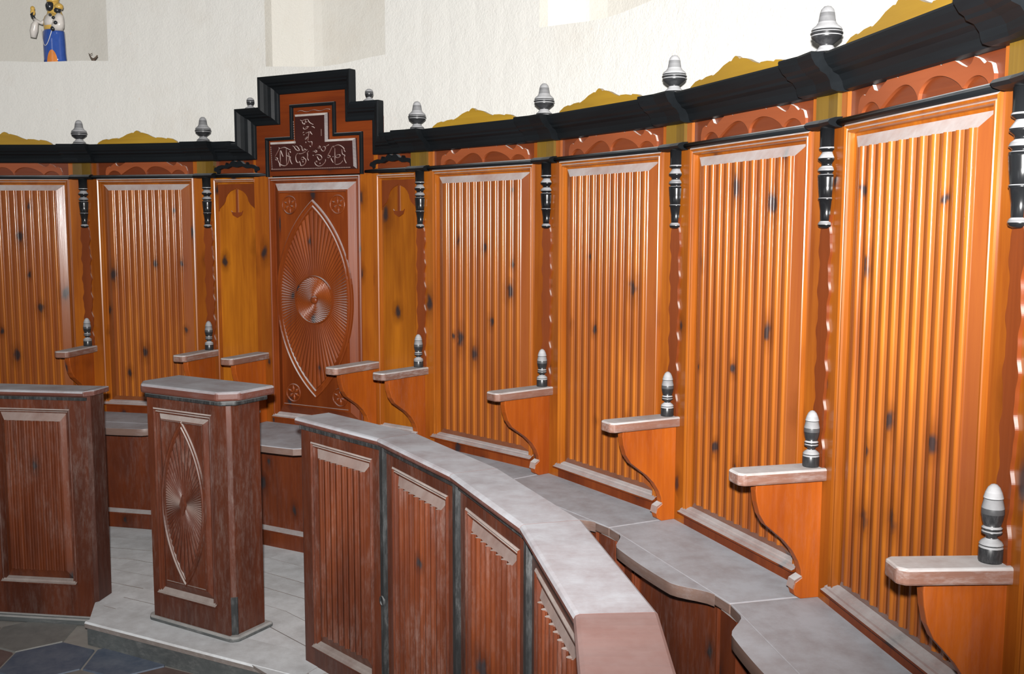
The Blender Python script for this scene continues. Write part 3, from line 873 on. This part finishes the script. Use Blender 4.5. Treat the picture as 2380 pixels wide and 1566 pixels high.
    strokes = [
        # letter left
        [(285, 1120), (330, 1040), (370, 970), (385, 935), (365, 925)], [(385, 950), (430, 930), (490, 915), (540, 945), (605, 968)], [(395, 985), (395, 1255)], [(405, 980), (425, 1040), (450, 1110)],
        [(520, 950), (520, 1270)], [(290, 1165), (320, 1190), (345, 1165), (325, 1130), (290, 1140)], [(345, 1180), (365, 1240), (410, 1285), (490, 1305), (540, 1265), (570, 1200), (578, 1120), (560, 1020)],
        [(525, 1075), (560, 1110), (600, 1105), (590, 1160), (605, 1220), (630, 1260)], [(590, 990), (605, 1030)], [(370, 1240), (385, 1320)], [(405, 1275), (400, 1310)],
        # scroll left of centre
        [(645, 885), (680, 905), (700, 950), (740, 985), (790, 985), (760, 930), (730, 890), (690, 890)], [(785, 875), (830, 895), (835, 950), (850, 995), (880, 975), (870, 940), (905, 955), (915, 985), (940, 960)],
        [(760, 1040), (800, 1050), (860, 1030), (900, 1000)], [(745, 1035), (705, 1085), (705, 1160), (725, 1225), (770, 1230), (780, 1190)], [(810, 1150), (830, 1110), (865, 1115), (875, 1150), (850, 1170), (815, 1160)],
        [(865, 1125), (910, 1160), (905, 1225), (870, 1275), (800, 1298), (795, 1240), (780, 1200)], [(965, 990), (935, 1020), (945, 1080), (935, 1140), (960, 1180)], [(845, 1190), (850, 1225)],
        # scroll right of centre
        [(1040, 995), (1080, 990), (1110, 1025), (1130, 995), (1100, 965), (1075, 985)], [(1140, 930), (1180, 870), (1195, 930), (1150, 925)], [(1200, 930), (1225, 985), (1265, 990), (1290, 950), (1290, 900), (1250, 890), (1230, 920)], [(1290, 900), (1355, 855)],
        [(1040, 1070), (1060, 1080)], [(1085, 1075), (1130, 1055), (1190, 1065), (1220, 1110), (1215, 1150)], [(1125, 1090), (1150, 1150), (1175, 1175), (1200, 1150)],
        [(1085, 1215), (1115, 1180), (1120, 1215)], [(1075, 1210), (1095, 1265), (1150, 1295), (1215, 1280), (1265, 1225), (1290, 1190), (1285, 1145)], [(1180, 1220), (1182, 1250)],
        # letter right
        [(1320, 1105), (1360, 1125), (1385, 1095), (1360, 1070), (1325, 1085), (1370, 1010), (1400, 940), (1425, 890), (1450, 885), (1450, 915)], [(1440, 905), (1480, 870), (1540, 855), (1600, 885), (1650, 935), (1640, 960), (1665, 995)],
        [(1470, 920), (1468, 1240)], [(1475, 1085), (1490, 1110), (1530, 1115), (1570, 1090), (1565, 1045), (1500, 1060), (1478, 1085)], [(1470, 1245), (1520, 1250), (1580, 1225), (1615, 1170)], [(1600, 940), (1605, 1050), (1665, 1060), (1640, 1110), (1650, 1160), (1680, 1220)],
        [(1395, 1120), (1400, 1160), (1435, 1215)], [(1420, 1100), (1440, 1090)],
        # flower spray
        [(810, 360), (840, 385), (875, 365), (920, 350), (965, 350)], [(965, 355), (975, 395), (1010, 430), (1065, 455)], [(845, 390), (860, 440), (905, 455), (890, 420)], [(870, 500), (865, 535), (895, 555), (950, 530), (975, 490)],
        [(905, 520), (935, 500), (960, 490), (940, 520)], [(1030, 490), (1060, 500), (1090, 525)], [(1000, 590), (1015, 630), (1040, 655)], [(905, 630), (945, 620), (980, 600)], [(850, 630), (875, 605)], [(860, 670), (885, 655)],
        [(895, 740), (915, 760), (935, 730), (905, 720)], [(925, 705), (960, 720)], [(950, 790), (985, 810), (1030, 790), (1035, 840), (1030, 885)], [(985, 590), (975, 640), (960, 720), (950, 790)], [(985, 880), (1005, 905)], [(910, 800), (915, 830)],
        [(925, 350), (905, 400), (925, 415), (945, 395)],
    ]
    mb = MB()
    for s in strokes:
        pts = []
        for (p, q) in zip(s, s[1:]):
            for k in range(3):
                pts.append(mp(lerp(p[0], q[0], k / 3), lerp(p[1], q[1], k / 3)))
        pts.append(mp(*s[-1]))
        for _ in range(2):
            pts = [pts[0]] + [tuple((pts[i - 1][d] + 2 * pts[i][d] + pts[i + 1][d]) / 4 for d in range(3)) for i in range(1, len(pts) - 1)] + [pts[-1]]
        n_ = len(pts)
        mb.tube(pts, .0030, 6, taper=[.5 + .5 * sin(pi * min(1, max(0, (i + .5) / n_))) for i in range(n_)])
    mb.build('carved_lettering', 'relief_dark', plq, label='scrolled letters and flower spray in relief')
    dots = MB()
    for k in range(34):
        X = lerp(225, 1735, k / 33); Y = lerp(1385, 1308, k / 33)
        p = mp(X, Y - 12)
        dots.box(p[0] - .0065, p[0] + .0065, -.0285, -.025, p[2] - .003, p[2] + .002)
    for k in range(11):
        for X, Y in ((205 + k * 1.6, 920 + k * 43), ):
            p = mp(X, Y); dots.box(p[0] - .002, p[0] + .002, -.0285, -.025, p[2] - .004, p[2] + .004)
    for k in range(10):
        p = mp(675 + k, 400 + k * 48); dots.box(p[0] - .002, p[0] + .002, -.0285, -.025, p[2] - .004, p[2] + .004)
        p = mp(1215, 430 + k * 26)
        if k > 4: dots.box(p[0] - .0015, p[0] + .0015, -.0285, -.025, p[2] - .004, p[2] + .004)
    dots.build('notched_border', 'relief_dark', plq)
    # little wavy line above the plaque
    w = [(lerp(.300, .530, k / 24), -.004, 2.502 + .004 * sin(k / 24 * 2 * pi * 2.5)) for k in range(25)]
    MB().tube(w, .0022, 5).build('wavy_line', 'relief_dark', plq)
    for x, z in ((-.018, 2.530), (.812, 2.524)):
        MB().lathe(BALL, x, -.030, z, 18).build('finial', 'black_dusty', t, label='small dusty ball finial')
    # throne arms at the corners of the centre
    for px, sg in ((0.004, 1), (L - .004, -1)):
        armrest(t, .000, -.335, spindle=False, xf=(px, 0, sg * rad(5.4)))
    # seat
    ca = [(-.33, .0)]
    y_f = -.50
    pts = [(0.0, .012), (L, .012)]
    xi = .30 * tan(rad(5.5))
    for k in range(25):
        u = 1 - k / 24
        ww = min(1, min(u, 1 - u) / .16); ww = ww * ww * (3 - 2 * ww)
        pts.append((lerp(xi, L - xi, u), -.300 - .205 * (.86 * ww + .14 * sin(pi * u))))
    MB().prism(pts, 'xy', ZSEAT - .038, ZSEAT).build('seat', 'seat_wood', t, bevel=.004)
    lower_front(t, .05, L - .05, -.255)
    for side, (d0, d1) in (('l', (ANG[2], a0)), ('r', (a1, ANG[3]))):
        xf, W = wing(d0, d1)
        sft = .285 * tan(rad(2.4))
        MB(xf).prism([(0.001, .012), (W - .001, .012), (W - sft, -.285), (sft, -.285)], 'xy', ZSEAT - .038, ZSEAT - .001).build('wing_seat', 'seat_wood', t, bevel=.004)
        MB(xf).box(.058, W - .03, -.225, -.195, ZP, ZSEAT - .04).build('wing_front', 'lower_wood', t)
        MB(xf).extr([(-.195, ZP + .085), (-.245, ZP + .085), (-.245, ZP + .093), (-.225, ZP + .105), (-.195, ZP + .105)], .058, W - .03).build('wing_ledge', 'lower_wood', t)
    return t, A, B
throne()

# ------------------------------------------------------------------ desks in front of the stalls
def desk_segment(par, P, Q, z0, D, nre=8, st=.070, last=False, ztop=1.096):
    """one straight bay of a desk front, P->Q along the slab edge, front on the nave side"""
    a = atan2(Q[1] - P[1], Q[0] - P[0]); L = hypot(Q[0] - P[0], Q[1] - P[1])
    o = par.location / U
    xf = (P[0] - o.x, P[1] - o.y, a)
    f = .030                                        # overhang of the slab
    y = f
    zt = ztop
    MB(xf).box(0.004, st, y, y + .02, z0, zt).build('stile', 'desk_wood', par)
    MB(xf).box(L - st, L - .004, y, y + .02, z0, zt).build('stile', 'desk_wood', par)
    MB(xf).box(st, L - st, y, y + .02, 1.030, zt).build('top_rail', 'desk_wood', par)
    MB(xf).box(st, L - st, y, y + .02, z0, .195).build('bottom_rail', 'desk_wood', par)
    p, q = st, L - st
    MB(xf).sweep([(p, .19), (p, 1.030), (q, 1.030), (q, .19)], [(-o_ * .8, y + .004 + v) for o_, v in BEAD], 'xz').build('bead_moulding', 'desk_wood', par)
    MB(xf).extr([(y + .02, .192), (y - .016, .192), (y - .016, .198), (y - .006, .203), (y - .002, .209), (y + .016, .217), (y + .02, .217)], p, q).build('sill_moulding', 'desk_wood', par)
    mb = MB(xf)
    reeded(mb, st + .050, L - st - .050, .258, .972, st + .024, L - st - .024, .217, 1.008, nre, y - .001, .0115, y + .014)
    mb.build('reeded_panel', 'desk_reeded', par)
    MB(xf).box(0.0, L, y - .009, y + .004, 1.073, 1.087).build('black_fillet', 'black_worn', par)
    MB(xf).box(0.0, L, y + .019, D - .02, z0, zt).build('back_board', 'desk_side', par)

SLAB = lambda W: [(.012, 1.092), (.003, 1.096), (0, 1.102), (0, 1.110), (.004, 1.117), (.012, 1.120), (W - .006, 1.120), (W, 1.116), (W, 1.096), (W - .008, 1.092)]

def slab_boards(par, path, W, name='top_board'):
    o = par.location / U
    prof = SLAB(W)
    rows = [[(p[0] - o.x, p[1] - o.y) for p in offset(path, d)] for d, _ in prof]
    m = len(prof)
    for i in range(len(path) - 1):
        vs = [(*rows[k][i], prof[k][1]) for k in range(m)] + [(*rows[k][i + 1], prof[k][1]) for k in range(m)]
        # hair joint between boards
        A = Vector((rows[0][i][0], rows[0][i][1])); B = Vector((rows[0][i + 1][0], rows[0][i + 1][1])); d = (B - A).normalized() * .0008
        vs = [(x + d.x, y + d.y, z) if k < m else (x - d.x, y - d.y, z) for k, (x, y, z) in enumerate(vs)]
        fs = [(k, m + k, m + (k + 1) % m, (k + 1) % m) for k in range(m)] + [tuple(range(m)), tuple(range(2 * m - 1, m - 1, -1))]
        MB().add(vs, fs).build(name, 'desk_top_browner' if i >= 4 else 'desk_top', par, label='dusty worn desk top board')

# long curved desk
dk = thing('curved_desk', (FR[0][0], FR[0][1], 0), 0, 'long curved reeded desk front with dusty red-brown top, facing the nave', 'choir desk')
for P, Q in zip(FR, FR[1:]):
    desk_segment(dk, P, Q, ZP, .15)
slab_boards(dk, FR, .165)
o = dk.location / U
body = offset(FR, .030)
for i in range(1, len(FR) - 1):
    x, y = body[i]
    d = (FR[i + 1][0] - FR[i - 1][0], FR[i + 1][1] - FR[i - 1][1]); a = atan2(d[1], d[0])
    xf = (x - o.x, y - o.y, a)
    MB(xf).prism([(-.019, .006), (-.018, -.010), (-.011, -.016), (.011, -.016), (.018, -.010), (.019, .006)], 'xy', ZP, 1.090).build('batten', 'black_worn', dk, label='worn black corner batten')
    if i == 1:
        ring = [(.013 * cos(2 * pi * k / 20), .52 + .017 * sin(2 * pi * k / 20)) for k in range(20)]
        MB(xf).sweep(ring, [(-.003, -.013), (-.002, -.020), (.002, -.020), (.003, -.013)], 'xz', closed=True).build('ring_pull', 'black_worn', dk, label='small worn iron ring')
# closed end of the desk by the passage
P, Q = FR[0], FR[1]
a = atan2(Q[1] - P[1], Q[0] - P[0])
MB((0, 0, a)).box(-.001, .004, .030, .132, ZP, 1.096).build('end_board', 'desk_side', dk)

# short desk on the other side of the passage
ds = thing('desk_front', (FL[2][0], FL[2][1], 0), 0, 'reeded desk front with dark end board beside the carved lectern pedestal', 'choir desk')
for P, Q in zip(FL, FL[1:]):
    desk_segment(ds, P, Q, .025, .165, 7, .085)
slab_boards(ds, FL, .175)
o = ds.location / U
P, Q = FL[1], FL[2]
a = atan2(Q[1] - P[1], Q[0] - P[0])
L_ = hypot(Q[0] - P[0], Q[1] - P[1])
xf = (P[0] - o.x, P[1] - o.y, a)
# end: the slab wraps on with a cut corner, the end board stands square below it
c = [(L_, 0), (L_ + .032, .045), (L_ + .032, .175), (L_, .175)]
MB(xf).prism(c, 'xy', 1.094, 1.120).build('top_board', 'desk_top', ds, bevel=.004)
MB(xf).prism([(L_ - .006, .031), (L_ - .004, .030), (L_ + .010, .048), (L_ + .010, .160), (L_ - .006, .160)], 'xy', ZP, 1.094).build('end_board', 'desk_side', ds, label='dark worn end board')
MB(xf).box(-.55, L_ + .006, .012, .060, .0, .030).build('plinth', 'riser_wood', ds, bevel=.006)
MB(xf).box(-.55, L_ - .004, .020, .055, .030, .040).build('plinth_moulding', 'riser_wood', ds, bevel=.004)
x, y = offset(FL, .030)[1]
MB((x - o.x, y - o.y, rad(0))).prism([(-.019, .006), (-.018, -.010), (-.011, -.016), (.011, -.016), (.018, -.010), (.019, .006)], 'xy', .04, 1.090).build('batten', 'black_worn', ds)

# carved pedestal standing in the passage before the throne
PA, PB = (1.4755, 2.427), (1.9355, 2.157)
pang = atan2(PB[1] - PA[1], PB[0] - PA[0])
PW = hypot(PB[0] - PA[0], PB[1] - PA[1])
pd = thing('lectern_pedestal', (PA[0], PA[1], ZP), pang, 'carved wooden lectern pedestal with sunburst mandorla panel and cut-cornered top', 'lectern')
def pz(z): return z - ZP
w0, w1 = .016, PW - .016; f0, f1 = .026, .205
ch = .016
MB().prism([(w0 + ch, f0), (w1 - ch, f0), (w1, f0 + ch), (w1, f1), (w0, f1), (w0, f0 + ch)], 'xy', .0, pz(1.150)).build('body', 'desk_wood', pd, bevel=.002)
# framed front proud of the body
y = f0 - .012
fl0, fl1, fz0, fz1 = w0 + .055, w1 - .085, pz(.262), pz(1.084)
MB().box(w0 + ch, fl0, y, f0, 0, pz(1.150)).build('stile', 'desk_wood', pd)
MB().box(fl1, w1 - ch, y, f0, 0, pz(1.150)).build('stile', 'desk_wood', pd)
MB().box(fl0, fl1, y, f0, fz1, pz(1.150)).build('top_rail', 'desk_wood', pd)
MB().box(fl0, fl1, y, f0, 0, fz0 - .012).build('bottom_rail', 'desk_wood', pd)
MB().sweep([(fl0, fz0 - .01), (fl0, fz1), (fl1, fz1), (fl1, fz0 - .01)], [(-o_ * .9, y + .003 + v * .8) for o_, v in BEAD], 'xz').build('bead_moulding', 'desk_wood', pd)
MB().extr([(f0, fz0 - .016), (y - .014, fz0 - .016), (y - .014, fz0 - .010), (y - .006, fz0 - .005), (y - .002, fz0), (f0 - .002, fz0 + .012), (f0, fz0 + .012)], fl0, fl1).build('sill_moulding', 'desk_wood', pd)
mb = MB()
i0, i1, j0, j1 = fl0 + .050, fl1 - .050, fz0 + .045, fz1 - .045
o0, o1, k0, k1 = fl0 + .028, fl1 - .028, fz0 + .012, fz1 - .026
yf = y - .004
I = [(i0, yf, j0), (i1, yf, j0), (i1, yf, j1), (i0, yf, j1)]; O = [(o0, f0 - .001, k0), (o1, f0 - .001, k0), (o1, f0 - .001, k1), (o0, f0 - .001, k1)]
mb.add(I + O, [(i, (i + 1) % 4, 4 + (i + 1) % 4, 4 + i) for i in range(4)] + [(0, 1, 2, 3)])
fld = mb.build('carved_panel', 'desk_wood', pd)
MB().sweep([(i0 + .006, j0 + .006), (i1 - .006, j0 + .006), (i1 - .006, j1 - .006), (i0 + .006, j1 - .006)], [(-.003, yf + .001), (-.002, yf - .005), (.002, yf - .005), (.003, yf + .001)], 'xz', closed=True).build('panel_fillet', 'desk_wood', fld)
cx_, cz_ = (i0 + i1) / 2, (j0 + j1) / 2
MB().sweep(vesica((j1 - j0) / 2 - .006, (i1 - i0) / 2 + .001, 36, cx_, cz_), [(-.004, yf + .001), (-.003, yf - .008), (.002, yf - .009), (.006, yf - .003), (.010, yf - .003), (.013, yf - .008), (.017, yf - .008), (.019, yf + .001)], 'xz', closed=True).build('mandorla_moulding', 'desk_wood', fld)
sunburst(MB(), cx_, cz_, (j1 - j0) / 2 - .028, (i1 - i0) / 2 - .020, 62, yf - .001, .0048, .016).build('sun_rays', 'desk_carved', fld)
MB().prism([(cx_, cz_ - .046), (cx_ + .018, cz_), (cx_, cz_ + .046), (cx_ - .018, cz_)], 'xz', yf - .012, yf).build('sun_hub', 'desk_carved', fld)
# black fillet, top board, foot
def around(y0, e, z0_, z1_, c_):
    return MB().prism([(w0 - e + c_, f0 - e), (w1 + e - c_, f0 - e), (w1 + e, f0 - e + c_), (w1 + e, f1 + e), (w0 - e, f1 + e), (w0 - e, f0 - e + c_)], 'xy', z0_, z1_)
around(0, .026, pz(1.128), pz(1.150), .045).build('black_fillet', 'black_worn', pd, bevel=.006)
around(0, .048, pz(1.150), pz(1.190), .068).build('top_board', 'desk_top', pd, bevel=.010, label='dusty cut-cornered top board')
around(0, .026, 0, .024, .026).build('foot_moulding', 'riser_wood', pd, bevel=.008)
MB().prism([(w1 - ch - .002, f0 - .003), (w1 + .003, f0 + ch), (w1 + .002, f0 + ch + .006), (w1 - ch - .008, f0 - .002)], 'xy', .024, .190).build('corner_guard', 'black_worn', pd, label='grey worn metal corner guard')

# ------------------------------------------------------------------ figurine and twig in the niche
def figurine():
    deg, r = 3.75, 4.42
    x, y = vert(deg, r)
    t = thing('figurine', (x, y, 2.874), -rad(deg) - rad(20), 'glazed crowned woman figurine with child, blue skirt, standing in a wall niche', 'figurine')
    def loft(rings, n=20):
        """rings: (cx, cy, z, rx, ry)"""
        mb = MB(); vs = []; fs = []
        for cx, cy, z, rx, ry in rings:
            vs += [(cx + rx * cos(2 * pi * k / n), cy + ry * sin(2 * pi * k / n), z) for k in range(n)]
        for q in range(len(rings) - 1):
            fs += [(q * n + k, q * n + (k + 1) % n, (q + 1) * n + (k + 1) % n, (q + 1) * n + k) for k in range(n)]
        fs += [tuple(range(n))[::-1], tuple(range((len(rings) - 1) * n, len(rings) * n))]
        return mb.add(vs, fs, True)
    loft([(0, 0, 0, .062, .050), (0, 0, .02, .061, .049), (-.002, 0, .06, .060, .048), (-.003, 0, .11, .060, .048), (-.003, 0, .16, .058, .046), (-.003, 0, .178, .048, .036)]).build('skirt', 'glaze_blue', t, label='glazed blue skirt')
    # orange lining parted at the hem
    mb = MB(); n = 14; vs = []
    for k in range(n + 1):
        u = k / n; a = lerp(-pi / 2 - .05, -pi / 2 + .95, u)
        h = .062 * sin(pi * min(1, max(0, u))) ** .6
        vs += [(.0625 * cos(a), .0512 * sin(a), 0.0), (.0615 * cos(a), .0505 * sin(a), h + .001)]
    mb.add(vs, [(2 * k, 2 * k + 2, 2 * k + 3, 2 * k + 1) for k in range(n)], True)
    mb.build('underskirt', 'glaze_orange', t)
    loft([(-.002, 0, .165, .050, .040), (-.003, 0, .19, .052, .042), (-.002, 0, .215, .056, .042), (0, 0, .25, .058, .040), (0, 0, .275, .050, .034), (0, 0, .295, .030, .024), (0, 0, .305, .014, .014), (0, 0, .315, .013, .013)]).build('bodice', 'glaze_gold', t)
    loft([(.002, -.020, .20, .034, .026), (.002, -.022, .235, .038, .026), (.002, -.020, .268, .028, .022), (.002, -.014, .29, .016, .014)], 16).build('white_collar', 'glaze_white', t)
    # veil falling to the shoulders
    loft([(0, .008, .27, .056, .030), (0, .008, .30, .042, .030), (0, .008, .33, .034, .030), (0, .008, .36, .031, .029), (0, .006, .385, .022, .022), (0, .004, .395, .006, .006)]).build('veil', 'glaze_gold', t)
    h = loft([(0, -.016, .308, .008, .010), (0, -.018, .318, .016, .018), (0, -.020, .335, .020, .021), (0, -.020, .352, .021, .022), (0, -.018, .368, .018, .020), (0, -.014, .38, .010, .012)], 16).build('head', 'glaze_black', t, label='dark glazed face')
    loft([(0, -.043, .340, .002, .002), (0, -.043, .344, .0035, .004), (0, -.041, .353, .002, .003)], 8).build('nose', 'glaze_black', h)
    MB().add([(sx * .008 + a, -.0425, .356 + b) for sx in (-1, 1) for a, b in ((-.004, 0), (0, -.002), (.004, 0), (0, .002))], [(0, 1, 2, 3), (4, 5, 6, 7)]).build('eyes', 'glaze_white', h)
    mb = MB(); mb.lathe([(.026, 0), (.030, .010), (.030, .022), (.034, .044), (.030, .052), (.014, .066), (.004, .076), (.0005, .078)], 0, 0, .378, 16)
    mb.build('crown', 'glaze_gold', t)
    # raised arm with sceptre and hanging sleeve on the one side
    s = MB(); s.tube([(-.045, -.01, .245), (-.062, -.02, .225), (-.080, -.028, .238), (-.096, -.034, .258)], .013, 8, taper=[1.2, 1.0, .9, .7]); s.build('sleeve', 'glaze_white', t)
    s = MB(); s.tube([(-.085, -.030, .245), (-.098, -.032, .215), (-.106, -.032, .17), (-.112, -.032, .135)], .020, 8, taper=[.55, .9, 1.0, .7]); s.build('sleeve_drape', 'glaze_white', t)
    s = MB(); s.tube([(-.094, -.034, .255), (-.104, -.036, .275), (-.108, -.036, .292)], .010, 8, taper=[.8, 1.0, .9]); hand = s.build('hand', 'glaze_black', t)
    mb = MB()
    for k in range(4):
        mb.tube([(-.112 + k * .004, -.043 + k * .001, .288), (-.106 + k * .004, -.047, .293 + k * .003), (-.100 + k * .003, -.043, .296 + k * .003)], .0026, 6)
    mb.tube([(-.103, -.030, .285), (-.098, -.034, .296), (-.098, -.040, .302)], .0028, 6)
    mb.build('fingers', 'glaze_black', hand)
    s = MB(); s.lathe([(.006, 0), (.011, .012), (.013, .028), (.009, .040), (.012, .050), (.010, .062), (.004, .070), (.0005, .072)], -.103, -.036, .285, 12); s.build('sceptre', 'glaze_gold', t)
    # child on the other arm
    ch = loft([(.050, -.022, .158, .024, .022), (.054, -.026, .18, .034, .028), (.058, -.026, .205, .034, .026), (.060, -.024, .235, .030, .024), (.062, -.022, .262, .026, .020), (.062, -.022, .280, .012, .012), (.062, -.022, .286, .008, .008)], 16).build('child_body', 'glaze_white', t, label='small child in white')
    loft([(.060, -.026, .284, .008, .009), (.060, -.028, .294, .015, .016), (.060, -.028, .308, .017, .018), (.061, -.025, .322, .013, .014), (.061, -.022, .328, .005, .006)], 14).build('child_head', 'glaze_black', ch)
    MB().lathe([(.018, 0), (.021, .012), (.022, .024), (.016, .036), (.005, .046), (.0005, .052)], .063, -.020, .316, 14).build('child_crown', 'glaze_gold', ch)
    for p in ((.022, -.040, .272, .008), (.054, -.050, .246, .009), (.068, -.050, .206, .011), (.045, -.048, .168, .012)):
        loft([(p[0], p[1], p[2] - p[3] * 1.3, p[3] * .4, p[3] * .4), (p[0], p[1], p[2] - p[3] * .5, p[3], p[3]), (p[0], p[1], p[2] + p[3] * .6, p[3] * .9, p[3] * .9), (p[0], p[1], p[2] + p[3] * 1.3, p[3] * .3, p[3] * .3)], 10).build('child_limb', 'glaze_black', ch)
    mb = MB()
    pts = []
    for k in range(25):
        u = k / 24
        a = lerp(-2.45, -.95, u)
        pts.append((.063 * cos(a), -.002 + .050 * sin(a), .170 - .085 * sin(pi * u)))
    mb.tube(pts, .0018, 5); mb.build('bead_chain', 'glaze_white', t)
MB.post = lambda x, y, z: (x * 1.2, y * 1.2, 1.2 * (z if z < .165 else .165 + (z - .165) * .66))
figurine()
MB.post = None
x, y = vert(7.05, 4.40)
t = thing('dried_sprig', (x, y, 2.872), 0, 'small dry brown sprig beside the niche figurine', 'sprig')
MB().tube([(0, 0, 0), (.002, 0, .018), (.006, 0, .028)], .013, 7, taper=[.7, 1, .6]).build('stub', 'twig_brown', t)
MB().tube([(0, 0, .02), (-.014, 0, .036), (-.026, .002, .060)], .004, 6, taper=[1.2, .9, .4]).build('twig', 'twig_brown', t)
MB().tube([(.006, 0, .024), (.018, 0, .034), (.028, 0, .046)], .005, 6, taper=[1.2, 1.1, .8]).build('twig', 'twig_brown', t)
MB().tube([(-.020, 0, .05), (-.004, .004, .060)], .002, 5).build('twig', 'twig_brown', t)
